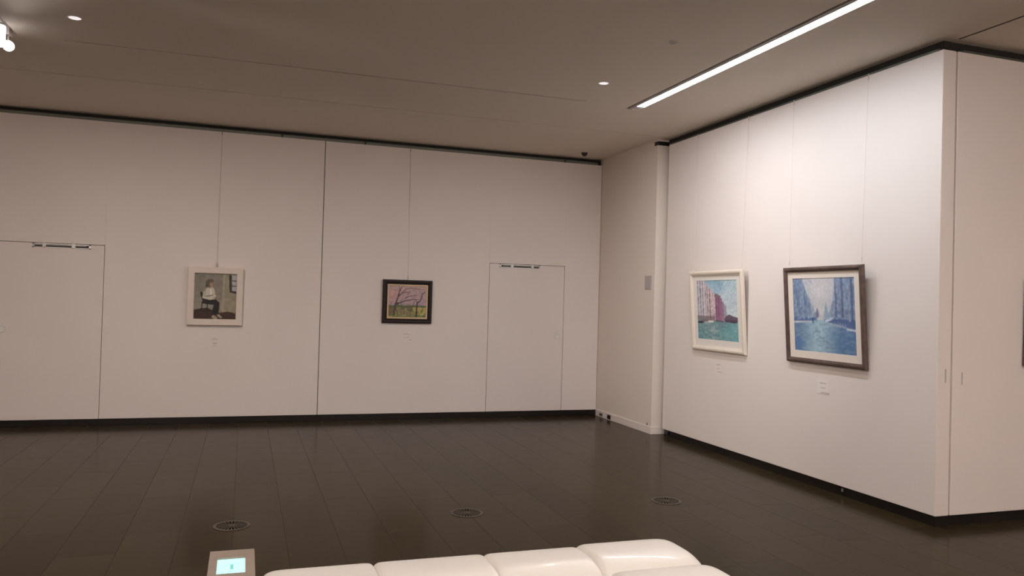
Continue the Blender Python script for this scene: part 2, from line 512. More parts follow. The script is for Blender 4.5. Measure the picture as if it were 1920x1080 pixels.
mb = MB(); mb.lathe([(0.0, -0.010), (0.022, -0.010), (0.028, -0.006), (0.034, -0.004), (0.036, 0.0)], n=28)
smooth_by_angle(mb.build('body', M_greyp, t))
mb = MB(); mb.lathe([(0.0, -0.016), (0.008, -0.014), (0.010, -0.009)], (0.012, 0, 0), n=14)
smooth_by_angle(mb.build('sensor', M_chrome, t))

# dome camera near the far corner
t = thing('dome_camera', 'black dome camera on ceiling above the right hand door', 'security camera', (4.219, 9.671, ZC))
mb = MB(); mb.lathe([(0.0, -0.003), (0.046, -0.006), (0.050, -0.002), (0.050, 0.0)], n=36)
smooth_by_angle(mb.build('mount_ring', M_greyp, t))
mb = MB(); mb.lathe([(0.0, -0.052), (0.014, -0.050), (0.028, -0.042), (0.037, -0.028), (0.041, -0.012), (0.041, -0.005)], n=36)
smooth_by_angle(mb.build('dome', M_black, t))

# spotlights in the left slot
def spot(label, base, aim, r=0.042, L=0.12, name='spotlight'):
    t = thing(name, label, 'spotlight', base)
    d = Vector(aim).normalized()
    mb = MB(); mb.box(-0.018, 0.018, -0.05, 0.05, 0.0, 0.095, 0.003, 1)
    mb.build('track_adapter', M_greyp, t)
    mb = MB(); mb.cyl((0, 0, 0.0), (0, 0, -0.045), 0.007, n=12)
    mb.build('stem', M_chrome, t)
    c = Vector((0, 0, -0.075))
    q0, q1 = c - d * L * 0.45, c + d * L * 0.55
    mb = MB()
    mb.lathe([(0.0, 0.0), (r * 0.7, 0.0), (r * 0.92, 0.012), (r, 0.03), (r, L * 0.48), (r * 0.96, L * 0.49), (r, L * 0.5), (r, L), (r * 0.93, L), (r * 0.90, L - 0.012)], q0, d, 36)
    smooth_by_angle(mb.build('lamp_head', M_whitep, t))
    mb = MB(); mb.lathe([(0.0, L - 0.006), (r * 0.91, L - 0.012)], q0, d, 36)
    mb.build('lens', M_lens, t)
    return t, Vector(base) + q1, d
def spot_lamp(loc, d, w, size, blend, colr):
    ld = bpy.data.lights.new('spotlight_beam', 'SPOT')
    ld.energy = w; ld.spot_size = math.radians(size); ld.spot_blend = blend
    ld.shadow_soft_size = 0.04; ld.color = colr
    lo = bpy.data.objects.new('spotlight_beam', ld)
    lo.location = loc + d * 0.01
    lo.rotation_euler = d.to_track_quat('-Z', 'Y').to_euler()
    COL.objects.link(lo)
    return lo
SLOTX = -1.87
for lab, base, aim, pw, ang in (
    ('white ceiling spotlight at the slot end with glowing lens turned to the room', (SLOTX + 0.045, 7.12, ZC - 0.04), (0.30, -0.90, -0.30), 40.0, 70),
    ('unseen white ceiling spotlight added further along the slot to brighten the right wall', (SLOTX, 5.60, ZC - 0.002), (6.5, 2.0, -2.0), 340.0, 44),  # added lamp out of view, brightens the right wall and far corner
):
    t, p, d = spot(lab, base, aim)
    lo = spot_lamp(p, d, pw, ang, 1.0, (1.0, 0.93, 0.87))
    lo.parent = t
    lo.location = lo.location - Vector(base)

t = thing('cylinder_lamp', 'bright white opal cylinder lamp hanging beside the glowing ceiling spotlight', 'ceiling light', (-1.858, 6.97, ZC + 0.030))
mb = MB(); mb.box(-0.02, 0.02, -0.05, 0.05, 0.0, 0.028, 0.003, 1); mb.build('track_adapter', M_greyp, t)
mb = MB(); mb.cyl((0, 0, 0), (0, 0, -0.04), 0.012, n=12); mb.build('stem', M_chrome, t)
mb = MB(); mb.lathe([(0.0, -0.038), (0.050, -0.038), (0.054, -0.044), (0.054, -0.100), (0.0, -0.100)], n=36)
smooth_by_angle(mb.build('lamp_head', M_opal, t))
mb = MB(); mb.lathe([(0.0, -0.1005), (0.052, -0.1005), (0.052, -0.106), (0.0, -0.106)], n=36)
mb.build('seam_ring', M_greyp, t)
mb = MB(); mb.lathe([(0.0, -0.1065), (0.054, -0.1065), (0.055, -0.185), (0.050, -0.195), (0.0, -0.196)], n=36)
smooth_by_angle(mb.build('diffuser', M_opal, t))

# floor diffuser grates
def grate(loc, label):
    t = thing('floor_grate', label, 'floor vent', loc, group='round vents in the floor')
    R = 0.118
    mb = MB(); mb.lathe([(R * 0.86, 0.0), (R * 0.86, 0.004), (R * 0.97, 0.005), (R, 0.003), (R, 0.0)], n=56)
    smooth_by_angle(mb.build('ring', M_gratering, t))
    mb = MB(); mb.lathe([(0.0, 0.0012), (R * 0.87, 0.0012)], n=48)
    mb.build('well', M_grateslot, t)
    mb = MB()
    n = 24
    for k in range(n):
        a = 2 * PI * k / n
        for r0, r1, w0, w1 in ((R * 0.20, R * 0.86, 0.0016, 0.0062),):
            c, s = math.cos(a), math.sin(a)
            pts = [(r0, -w0), (r1, -w1), (r1, w1), (r0, w0)]
            top = [mb.bm.verts.new((c * p - s * q, s * p + c * q, 0.004)) for p, q in pts]
            bot = [mb.bm.verts.new((c * p - s * q, s * p + c * q, 0.0015)) for p, q in pts]
            mb.bm.faces.new(top)
            for i in range(4):
                j = (i + 1) % 4
                mb.bm.faces.new((top[i], bot[i], bot[j], top[j]))
    mb.build('blades', M_grate, t)
    mb = MB(); mb.lathe([(0.0, 0.0052), (R * 0.18, 0.005), (R * 0.22, 0.0035), (R * 0.22, 0.0012)], n=28)
    smooth_by_angle(mb.build('hub', M_grate, t))
    return t
g0 = grate((-0.038, 5.612, 0.0), 'round floor vent with radial slots, leftmost, behind the lit screen pedestal')
g1 = copy_tree(g0); g1.location = (1.577, 5.577, 0); g1['label'] = 'round floor vent with radial slots, middle one beyond the white bench'
g2 = copy_tree(g0); g2.location = (3.217, 5.575, 0); g2['label'] = 'round floor vent with radial slots, rightmost, nearest the right wall'

# outlets low on the return wall and the plate further up
def outlet(y, z, label, w=0.07, two=False):
    t = thing('floor_outlet', label, 'outlet', (XS - 0.011, y, z))
    mb = MB(); mb.box(-0.006, 0.0, -w / 2, w / 2, -0.028, 0.028, 0.002, 1)
    mb.build('plate', M_greyp if two else M_black, t)
    for s in (-1, 1):
        q = MB(); q.cyl((-0.004, s * w * 0.24, -0.002), (-0.016, s * w * 0.24, -0.002), 0.012, n=14)
        q.build('plug', M_black, t)
    return t
outlet(9.86, 0.042, 'low grey outlet with dark plugs nearest the back wall corner', 0.10, True)
outlet(9.62, 0.040, 'low black double outlet, second from the back wall corner', 0.09)
t = thing('wall_socket', 'tiny socket just above white baseboard at pillar foot', 'outlet', (XS, 8.57, 0.115))
mb = MB(); mb.box(-0.010, 0, -0.012, 0.012, -0.018, 0.018, 0.002, 1); mb.build('plate', M_greyp, t)
mb = MB(); mb.cyl((-0.009, 0, -0.004), (-0.016, 0, -0.004), 0.007, n=12); mb.build('plug', M_black, t)
t = thing('wall_panel', 'flat grey control plate on the return wall beside the pillar', 'wall plate', (XS, 8.64, 1.828))
mb = MB(); mb.box(-0.010, 0, -0.080, 0.080, -0.082, 0.082, 0.003, 2); mb.build('plate', M_greyp, t)
mb = MB(); mb.box(-0.012, -0.009, -0.062, 0.062, -0.062, 0.062, 0.001, 1); mb.build('cover', M_greyp, t)

# ------------------------------------------------------------------ painted surfaces
class Canvas:
    """A small picture painted into a grid of points; u right, v down, both 0..1."""
    def __init__(self, w, h, aspect):
        self.w, self.h, self.asp = w, h, aspect
        self.u, self.v = np.meshgrid((np.arange(w)) / (w - 1), (np.arange(h)) / (h - 1))
        self.a = np.zeros((h, w, 3))
    def noise(self, fx, fy, seed=0):
        r = np.random.default_rng(seed)
        g = r.random((int(fy) + 3, int(fx) + 3))
        x = self.u * fx; y = self.v * fy
        xi, yi = x.astype(int), y.astype(int)
        xf, yf = x - xi, y - yi
        xf = xf * xf * (3 - 2 * xf); yf = yf * yf * (3 - 2 * yf)
        return (g[yi, xi] * (1 - xf) + g[yi, xi + 1] * xf) * (1 - yf) + (g[yi + 1, xi] * (1 - xf) + g[yi + 1, xi + 1] * xf) * yf
    def fill(self, c): self.a[:] = c
    def blend(self, m, c):
        m = np.clip(m, 0, 1)[..., None]
        self.a = self.a * (1 - m) + np.asarray(c, float) * m
    def grad(self, c0, c1, v0=0.0, v1=1.0, mask=None):
        t = np.clip((self.v - v0) / (v1 - v0), 0, 1)[..., None]
        col = np.asarray(c0) * (1 - t) + np.asarray(c1) * t
        if mask is None: self.a = col
        else: self.a = self.a * (1 - mask[..., None]) + col * mask[..., None]
    def poly_mask(self, pts, soft=0.0):
        inside = np.zeros_like(self.u, bool)
        n = len(pts)
        for i in range(n):
            x0, y0 = pts[i]; x1, y1 = pts[(i + 1) % n]
            c = (y0 > self.v) != (y1 > self.v)
            xx = (x1 - x0) * (self.v - y0) / ((y1 - y0) if y1 != y0 else 1e-9) + x0
            inside ^= c & (self.u < xx)
        return inside.astype(float)
    def poly(self, pts, c, al=1.0): self.blend(self.poly_mask(pts) * al, c)
    def ell(self, cx, cy, rx, ry, c, al=1.0, soft=0.25):
        d = np.sqrt(((self.u - cx) / rx) ** 2 + ((self.v - cy) / ry) ** 2)
        self.blend(np.clip((1 + soft / 2 - d) / soft, 0, 1) * al, c)
    def line(self, pts, w0, w1, c, al=1.0):
        n = len(pts) - 1
        m = np.zeros_like(self.u)
        for i in range(n):
            (x0, y0), (x1, y1) = pts[i], pts[i + 1]
            dx, dy = x1 - x0, (y1 - y0) / self.asp
            t = np.clip(((self.u - x0) * dx + (self.v - y0) / self.asp * dy) / (dx * dx + dy * dy + 1e-9), 0, 1)
            d = np.hypot(self.u - x0 - t * dx, (self.v - y0) / self.asp - t * dy)
            w = w0 + (w1 - w0) * (i + t) / n
            px = 0.9 / self.w
            m = np.maximum(m, np.clip((w - d) / px + 0.5, 0, 1))
        self.blend(m * al, c)
    def speckle(self, amt, fx, fy, seed):
        n = self.noise(fx, fy, seed) - 0.5
        self.a = self.a * (1 + amt * n[..., None])
    def fade(self, k, g=1.0):
        l = self.a.mean(-1, keepdims=True)
        self.a = (self.a * (1 - k) + l * k) * g
    def blur(self, k=1):
        for _ in range(k):
            p = np.pad(self.a, ((1, 1), (1, 1), (0, 0)), mode='edge')
            self.a = (p[:-2, 1:-1] + p[2:, 1:-1] + p[1:-1, :-2] + p[1:-1, 2:] + 4 * self.a) / 8
    def mesh(self, name, w, h, y, material, parent, wallref, gain=1.0, relief=0.0006, zc=0.0):
        lin = s2l(np.clip(self.a, 0, 255)) / s2l(wallref) * np.array(WALLC) * gain
        lin = np.clip(lin, 0.0, 0.95)
        H, W = self.h, self.w
        X = (self.u - 0.5) * w
        Z = (0.5 - self.v) * h + zc
        Yv = np.full_like(X, y) - relief * self.noise(W // 3, H // 3, 99)
        verts = np.stack([X, Yv, Z], -1).reshape(-1, 3)
        idx = np.arange(H * W).reshape(H, W)
        faces = np.stack([idx[1:, :-1], idx[1:, 1:], idx[:-1, 1:], idx[:-1, :-1]], -1).reshape(-1, 4)
        me = bpy.data.meshes.new(name)
        me.from_pydata(verts.tolist(), [], faces.tolist())
        ca = me.color_attributes.new('paint', 'FLOAT_COLOR', 'POINT')
        rgba = np.concatenate([lin.reshape(-1, 3), np.ones((H * W, 1))], 1).astype(np.float32)
        ca.data.foreach_set('color', rgba.ravel())
        me.materials.append(material)
        me.update()
        o = bpy.data.objects.new(name, me)
        COL.objects.link(o); o.parent = parent
        return o

def paint_material(name, rough=0.5, coat=0.0):
    m = mat(name, (0.5, 0.5, 0.5), rough, coat=coat, bump=0.05, bscale=300)
    nt = m.node_tree
    at = nt.nodes.new('ShaderNodeVertexColor'); at.layer_name = 'paint'
    nt.links.new(at.outputs['Color'], nt.nodes['Principled BSDF'].inputs['Base Color'])
    return m
M_oil = paint_material('oil_paint', 0.45)
M_print = paint_material('paper_print', 0.6)

def paint_seated():
    c = Canvas(110, 124, 0.46 / 0.545)
    c.grad((98, 88, 74), (112, 101, 84), 0, 0.8)
    c.blend(np.clip((c.u - 0.25) / 0.3, 0, 1) * 0.6, (112, 96, 80))
    c.blend(np.clip(1 - np.abs(c.u - 0.33) / 0.10, 0, 1) * (c.v < 0.6) * 0.35, (128, 116, 98))
    c.poly([(0.68, 0), (1, 0), (1, 0.9), (0.62, 0.9)], (122, 108, 84), 0.85)
    c.blend(np.clip(1 - np.abs(c.u - 0.69) / 0.035, 0, 1) * 0.7, (140, 124, 104))
    c.poly([(0, 0), (1, 0), (1, 0.025), (0, 0.02)], (92, 80, 66), 0.8)
    c.speckle(0.14, 14, 16, 3)
    # floor
    c.poly([(0, 0.80), (0.18, 0.765), (0.32, 0.75), (0.45, 0.80), (0.62, 0.865), (0.78, 0.825), (0.9, 0.84), (1, 0.875), (1, 1), (0, 1)], (38, 19, 12))
    c.blend(((c.v > 0.83) * c.noise(7, 20, 5) * 0.45), (66, 38, 22))
    c.poly([(0.6, 0.86), (0.78, 0.83), (1, 0.87), (1, 0.97), (0.64, 0.92)], (50, 30, 18), 0.8)
    # window
    c.poly([(0.81, 0.02), (0.87, 0.03), (0.89, 0.37), (1, 0.385), (1, 0.44), (0.83, 0.40)], (40, 24, 18))
    c.poly([(0.875, 0.03), (1, 0.03), (1, 0.385), (0.885, 0.37)], (142, 132, 122))
    for v in (0.15, 0.265): c.line([(0.87, v), (1, v + 0.005)], 0.011, 0.011, (50, 36, 30))
    # chair
    c.line([(0.17, 0.43), (0.20, 0.53), (0.23, 0.60)], 0.026, 0.022, (18, 10, 10))
    c.line([(0.20, 0.62), (0.18, 0.80)], 0.010, 0.009, (18, 10, 10))
    c.line([(0.23, 0.58), (0.22, 0.64)], 0.012, 0.012, (18, 10, 10))
    c.line([(0.32, 0.66), (0.32, 0.92)], 0.011, 0.009, (18, 10, 10))
    c.line([(0.20, 0.64), (0.45, 0.67)], 0.016, 0.016, (14, 8, 8))
    # trousers
    c.poly([(0.24, 0.56), (0.40, 0.55), (0.52, 0.57), (0.605, 0.64), (0.605, 0.72), (0.58, 0.88), (0.55, 0.90), (0.47, 0.90), (0.43, 0.86), (0.47, 0.68), (0.27, 0.67), (0.22, 0.62)], (8, 6, 8))
    # blouse
    c.poly([(0.33, 0.31), (0.42, 0.30), (0.47, 0.34), (0.49, 0.42), (0.50, 0.50), (0.44, 0.57), (0.38, 0.58), (0.24, 0.555), (0.19, 0.54), (0.22, 0.42), (0.27, 0.34)], (162, 146, 126))
    c.line([(0.27, 0.36), (0.24, 0.50), (0.36, 0.50)], 0.012, 0.01, (118, 104, 90), 0.7)
    c.line([(0.38, 0.33), (0.40, 0.46)], 0.010, 0.02, (194, 178, 158), 0.8)
    c.line([(0.30, 0.50), (0.46, 0.47)], 0.016, 0.012, (104, 84, 68), 0.9)
    c.ell(0.485, 0.49, 0.035, 0.03, (176, 146, 118))
    c.line([(0.47, 0.52), (0.47, 0.56)], 0.02, 0.02, (150, 130, 108), 0.8)
    # head
    c.line([(0.40, 0.27), (0.37, 0.31)], 0.03, 0.03, (140, 104, 80))
    c.ell(0.345, 0.22, 0.075, 0.085, (70, 60, 42))
    c.ell(0.40, 0.245, 0.042, 0.052, (136, 98, 74))
    c.ell(0.375, 0.165, 0.075, 0.04, (76, 64, 44))
    c.ell(0.29, 0.27, 0.03, 0.04, (64, 54, 38))
    # shoes
    c.poly([(0.42, 0.93), (0.47, 0.90), (0.53, 0.93), (0.58, 0.98), (0.50, 1.0), (0.44, 0.97)], (128, 108, 88))
    c.poly([(0.54, 0.89), (0.60, 0.89), (0.68, 0.95), (0.65, 0.975), (0.58, 0.94)], (136, 116, 96))
    c.blur(1)
    return c

def paint_trees():
    c = Canvas(124, 104, 0.52 / 0.44)
    c.grad((158, 122, 108), (140, 114, 110), 0, 0.6)
    c.blend(np.clip(1 - np.hypot((c.u - 0.1) / 0.3, (c.v - 0.3) / 0.3), 0, 1) * 0.8, (172, 116, 98))
    c.blend(c.noise(16, 14, 8) * 0.55, (126, 104, 110))
    c.blend(np.clip(c.noise(22, 18, 18) - 0.55, 0, 1) * 1.2, (176, 134, 122))
    hz = 0.60 + 0.03 * c.noise(12, 2, 4)
    c.blend((c.v > hz) * 1.0, (104, 96, 50))
    c.blend(((c.v > hz) & (c.v < hz + 0.07)) * 0.8, (70, 72, 46))
    c.poly([(0.62, 0.67), (1, 0.67), (1, 0.97), (0.80, 0.92), (0.68, 0.80)], (144, 124, 66))
    c.poly([(0.30, 0.72), (0.60, 0.70), (0.66, 1), (0.18, 1)], (106, 86, 58))
    c.blend((c.v > 0.70) * (c.noise(20, 16, 9) > 0.6) * 0.6, (146, 122, 78))
    c.blend((c.v > 0.66) * (c.noise(24, 18, 19) > 0.62) * 0.55, (66, 72, 36))
    c.blend((c.v > 0.93) * (c.noise(18, 4, 29) > 0.45) * 0.6, (84, 100, 44))
    c.poly([(0, 0.66), (0.12, 0.68), (0.14, 0.84), (0, 0.96)], (86, 62, 40), 0.8)
    for k in range(16):
        x = 0.3 + 0.3 * random.random()
        c.line([(x, 0.70), (x + random.uniform(-.02, .02), 0.55 + 0.06 * random.random())], 0.006, 0.003, (74, 66, 46), 0.8)
    br = (58, 40, 44)
    c.line([(0.35, 0.02), (0.28, 0.18), (0.22, 0.45), (0.17, 0.62), (0.145, 0.93)], 0.008, 0.022, br)
    c.line([(0.26, 0.02), (0.29, 0.14)], 0.006, 0.009, br)
    c.line([(0.215, 0.47), (0.19, 0.78), (0.25, 0.84)], 0.011, 0.012, (70, 54, 52))
    c.line([(0.20, 0.55), (0.30, 0.55), (0.42, 0.48), (0.55, 0.45), (0.66, 0.42), (0.80, 0.42)], 0.016, 0.006, br)
    c.line([(0.27, 0.30), (0.35, 0.23), (0.45, 0.20), (0.54, 0.21), (0.58, 0.17)], 0.010, 0.004, br)
    c.line([(0.26, 0.36), (0.38, 0.18), (0.46, 0.08), (0.60, 0.06), (0.80, 0.10), (0.94, 0.10)], 0.009, 0.004, (80, 60, 62))
    c.line([(0.44, 0.39), (0.55, 0.33), (0.72, 0.29), (0.78, 0.28)], 0.008, 0.004, br)
    c.line([(0.52, 0.21), (0.50, 0.33), (0.44, 0.40)], 0.005, 0.004, br, 0.8)
    c.line([(0.30, 0.52), (0.38, 0.42), (0.45, 0.38)], 0.006, 0.003, br, 0.8)
    c.line([(0.66, 0.16), (0.70, 0.09), (0.80, 0.08)], 0.004, 0.003, br, 0.7)
    c.line([(0.745, 0.97), (0.75, 0.75), (0.76, 0.53), (0.83, 0.48), (0.87, 0.38), (0.89, 0.26), (0.97, 0.17)], 0.020, 0.006, (44, 30, 34))
    c.line([(0.89, 0.26), (0.86, 0.18)], 0.007, 0.004, br)
    c.line([(0.76, 0.53), (0.74, 0.46), (0.70, 0.44)], 0.010, 0.004, br)
    c.line([(0.60, 0.78), (0.65, 0.60), (0.70, 0.46)], 0.011, 0.005, (66, 52, 42))
    c.line([(0.60, 0.78), (0.55, 0.90)], 0.006, 0.004, (66, 60, 34))
    c.line([(0.05, 0.62), (0.10, 0.48), (0.16, 0.56)], 0.005, 0.005, br, 0.6)
    c.ell(0.825, 0.33, 0.02, 0.02, (130, 60, 60), 0.8)
    c.ell(0.24, 0.59, 0.03, 0.02, (52, 36, 38))
    c.ell(0.95, 0.95, 0.035, 0.025, (70, 50, 40), 0.8)
    c.speckle(0.12, 40, 34, 10)
    c.blur(1)
    return c

def paint_canal():
    c = Canvas(118, 110, 0.755 / 0.64)
    # sky
    c.grad((126, 150, 160), (176, 176, 176), 0, 0.62)
    c.blend(np.clip(1 - np.hypot((c.u - 0.40) / 0.34, (c.v - 0.08) / 0.30), 0, 1) * 1.3, (92, 136, 160))
    c.blend(np.clip(c.noise(6, 7, 31) - 0.35, 0, 1) * 0.8, (188, 186, 184))
    for k in range(7):
        x = 0.50 + 0.08 * k
        c.line([(x, 0.35 - 0.02 * k), (x + 0.25, 0.02)], 0.012, 0.02, (184, 188, 190), 0.35)
    # buildings, near to far
    def facade(x0, x1, y0a, y0b, y1, base, win, nc, nr, seed):
        c.poly([(x0, y0a), (x1, y0b), (x1, y1), (x0, y1)], base)
        r = random.Random(seed)
        for i in range(nc):
            u = x0 + (x1 - x0) * (i + 0.5) / nc
            yt = y0a + (y0b - y0a) * (i + 0.5) / nc
            v = yt + 0.02
            while v < y1 - 0.04:
                L = (y1 - yt) / nr * r.uniform(0.35, 0.85)
                w = (x1 - x0) / nc * r.uniform(0.13, 0.30)
                c.line([(u + r.uniform(-.006, .006), v), (u, v + L)], w, w * 0.8, win, r.uniform(0.3, 0.9))
                v += L + (y1 - yt) / nr * r.uniform(0.25, 0.5)
            c.line([(x0 + (x1 - x0) * i / nc, yt), (x0 + (x1 - x0) * i / nc, y1)], 0.003, 0.003, [min(255, b + 26) for b in base], 0.6)
        for k in range(3):
            f = (k + 1) / 4
            c.line([(x0, y0a + (y1 - y0a) * f), (x1, y0b + (y1 - y0b) * f)], 0.003, 0.003, [b - 30 for b in base], 0.5)
    facade(0.0, 0.25, 0.0, 0.01, 0.68, (176, 158, 158), (84, 76, 98), 4, 7, 1)
    c.line([(0.20, 0.02), (0.21, 0.60)], 0.008, 0.008, (196, 172, 168), 0.8)
    facade(0.245, 0.36, 0.07, 0.15, 0.68, (184, 152, 150), (84, 58, 66), 2, 6, 2)
    facade(0.36, 0.465, 0.14, 0.25, 0.67, (190, 160, 156), (112, 80, 90), 3, 6, 3)
    facade(0.465, 0.63, 0.25, 0.31, 0.665, (132, 78, 104), (108, 52, 78), 3, 7, 4)
    c.poly([(0.47, 0.22), (0.60, 0.26), (0.60, 0.30), (0.47, 0.285)], (110, 72, 76), 0.8)
    facade(0.60, 0.67, 0.33, 0.37, 0.66, (140, 90, 118), (100, 60, 84), 2, 5, 5)
    facade(0.67, 0.73, 0.39, 0.43, 0.65, (142, 134, 136), (104, 96, 104), 2, 4, 6)
    c.poly([(0, 0.60), (0.45, 0.60), (0.45, 0.68), (0, 0.70)], (104, 78, 84), 0.7)
    c.poly([(0.66, 0.64), (0.74, 0.58), (0.80, 0.565), (0.92, 0.60), (0.99, 0.61), (1, 0.68), (0.7, 0.69)], (92, 66, 82))
    # water
    c.blend((c.v > 0.675) * 1.0, (84, 124, 124))
    w = (c.v > 0.675)
    c.blend(w * np.clip((c.u - 0.45) / 0.4, 0, 1) * 0.75, (84, 142, 140))
    c.blend(w * np.clip(c.noise(10, 26, 41) - 0.3, 0, 1) * np.clip(1 - np.abs(c.u - 0.34) / 0.26, 0, 1) * 2.2, (158, 150, 148))
    c.blend(w * (c.v > 0.86) * 0.4 * (1 - c.u), (58, 116, 122))
    c.blend(w * (c.noise(14, 40, 42) > 0.68) * 0.35, (120, 158, 154))
    c.blend(w * (c.v < 0.78) * np.clip(1 - np.abs(c.u - 0.62) / 0.2, 0, 1) * 0.5, (84, 100, 112))
    c.poly([(0.0, 0.70), (0.10, 0.69), (0.17, 0.705), (0.12, 0.73), (0, 0.73)], (46, 34, 48))
    c.poly([(0.10, 0.67), (0.34, 0.66), (0.40, 0.68), (0.36, 0.70), (0.12, 0.69)], (110, 84, 84))
    c.line([(0.28, 0.692), (0.40, 0.688)], 0.010, 0.010, (206, 188, 170))
    c.line([(0.46, 0.675), (0.66, 0.68)], 0.010, 0.010, (88, 60, 72))
    c.poly([(0.66, 0.66), (0.80, 0.655), (0.99, 0.655), (0.96, 0.70), (0.72, 0.695)], (72, 46, 66))
    c.speckle(0.18, 50, 60, 12)
    c.fade(0.30, 1.03)
    c.blur(1)
    return c

def paint_boulevard():
    c = Canvas(124, 112, 0.765 / 0.65)
    c.grad((186, 176, 178), (176, 172, 174), 0, 0.5)
    c.blend(np.clip(c.noise(5, 9, 51) - 0.4, 0, 1) * 0.7, (200, 190, 188))
    vpx, vpy = 0.43, 0.55
    # tree masses on both sides
    ml = c.poly_mask([(0, 0), (0.16, 0), (0.22, 0.18), (0.32, 0.36), (0.39, 0.50), (0.40, 0.58), (0, 0.62)])
    mr = c.poly_mask([(0.70, 0), (1, 0), (1, 0.68), (0.50, 0.58), (0.60, 0.45), (0.66, 0.30)])
    for mk, sd in ((ml, 61), (mr, 62)):
        c.blend(mk * 0.9, (106, 128, 160))
        c.blend(mk * (c.noise(50, 18, sd) > 0.55) * 0.5, (132, 150, 176))
        c.blend(mk * (c.noise(60, 22, sd + 5) > 0.60) * 0.5, (72, 92, 134))
    c.blend(mr * (c.noise(30, 22, 77) > 0.62) * 0.5, (142, 138, 158))
    for mk, sd in ((ml, 81), (mr, 82)):
        c.blend(mk * np.clip(c.noise(70, 7, sd) * 2 - 1.0, 0, 1) * 0.7, (68, 86, 122))
        c.blend(mk * np.clip(c.noise(80, 60, sd + 4) * 2 - 1.1, 0, 1) * 0.7, (168, 178, 192))
    c.blend(np.clip(1 - np.abs(c.u - 0.24 - 0.18 * c.v) / 0.06, 0, 1) * (c.v < 0.55) * 0.35, (160, 172, 186))
    c.blend(np.clip(1 - np.abs(c.u - 0.70 + 0.22 * c.v) / 0.08, 0, 1) * (c.v < 0.55) * 0.45, (168, 174, 186))
    c.blend(np.clip(1 - np.hypot((c.u - 0.46) / 0.2, (c.v - 0.2) / 0.28), 0, 1) * 0.5, (210, 200, 198))
    for x, w in ((0.80, 0.016), (0.945, 0.018), (0.70, 0.009)):
        c.line([(x, 0.02), (x + 0.005, 0.60)], w * .7, w, (60, 78, 122), 0.75)
    for x in (0.10, 0.20): c.line([(x, 0.15), (x, 0.55)], 0.008, 0.010, (74, 96, 140), 0.5)
    for k in range(34):
        x = random.choice([random.uniform(0.0, 0.3), random.uniform(0.64, 1.0)])
        v = random.uniform(0.02, 0.5)
        c.line([(x, v), (x + random.uniform(-.06, .06), v + 0.05)], 0.004, 0.002, (64, 86, 128), 0.5)
    c.poly([(0.50, 0.55), (0.525, 0.42), (0.545, 0.32), (0.565, 0.42), (0.61, 0.55)], (122, 144, 168), 0.9)
    c.blend(np.clip(1 - np.hypot((c.u - 0.42) / 0.16, (c.v - 0.46) / 0.10), 0, 1) * 0.5, (206, 190, 182))
    c.line([(0.405, 0.42), (0.405, 0.52)], 0.009, 0.014, (86, 86, 118))
    c.ell(0.40, 0.49, 0.035, 0.045, (98, 104, 136), 0.7, 0.6)
    # strip of people and shops
    c.poly([(0, 0.53), (0.36, 0.54), (0.40, 0.58), (0, 0.62)], (66, 92, 140), 0.8)
    c.poly([(0.48, 0.57), (0.75, 0.54), (1, 0.55), (1, 0.68), (0.75, 0.62), (0.5, 0.58)], (60, 84, 138), 0.8)
    for k in range(26):
        x = random.uniform(0, 1)
        if 0.36 < x < 0.5: continue
        c.ell(x, 0.525 + abs(x - vpx) * 0.10 * random.random(), 0.010, 0.010, (178, 190, 204), 0.8, 0.8)
    c.line([(0.54, 0.575), (0.62, 0.555)], 0.012, 0.008, (204, 204, 208))
    # street
    road = c.poly_mask([(0, 0.60), (0.30, 0.585), (0.40, 0.56), (0.48, 0.56), (0.60, 0.61), (0.86, 0.66), (1, 0.69), (1, 1.01), (0, 1.01)])
    c.blend(road, (92, 120, 154))
    c.blend(road * np.clip(1 - np.abs(c.u - 0.44) / 0.34, 0, 1) * 1.3, (142, 170, 184))
    c.blend(road * np.clip((c.u - 0.45) / 0.4, 0, 1) * (c.v > 0.66) * 0.7, (66, 104, 152))
    c.blend(road * np.clip((0.25 - c.u) / 0.3, 0, 1) * (c.v > 0.8) * 0.9, (60, 102, 158))
    c.blend(road * (c.noise(14, 40, 71) > 0.62) * 0.22, (164, 182, 190))
    c.blend(road * (c.noise(18, 44, 72) > 0.66) * 0.22, (70, 104, 148))
    c.line([(0.0, 0.605), (0.15, 0.597), (0.31, 0.588)], 0.010, 0.006, (206, 190, 190))
    c.line([(0.86, 0.675), (1.0, 0.682)], 0.008, 0.010, (200, 206, 214))
    for x in (0.68, 0.72, 0.76, 0.80, 0.84): c.ell(x, 0.60 + (x - 0.6) * 0.10, 0.010, 0.024, (140, 150, 178), 0.8, 0.7)
    c.line([(0.325, 0.545), (0.325, 0.60)], 0.010, 0.008, (40, 58, 108))
    for v, x0, x1 in ((0.80, 0.42, 0.50), (0.845, 0.48, 0.56), (0.93, 0.52, 0.64), (0.72, 0.36, 0.44)):
        c.line([(x0, v), (x1, v + 0.005)], 0.006, 0.005, (94, 108, 128), 0.8)
    c.speckle(0.12, 60, 40, 13)
    c.fade(0.24, 1.04)
    c.blur(2)
    return c

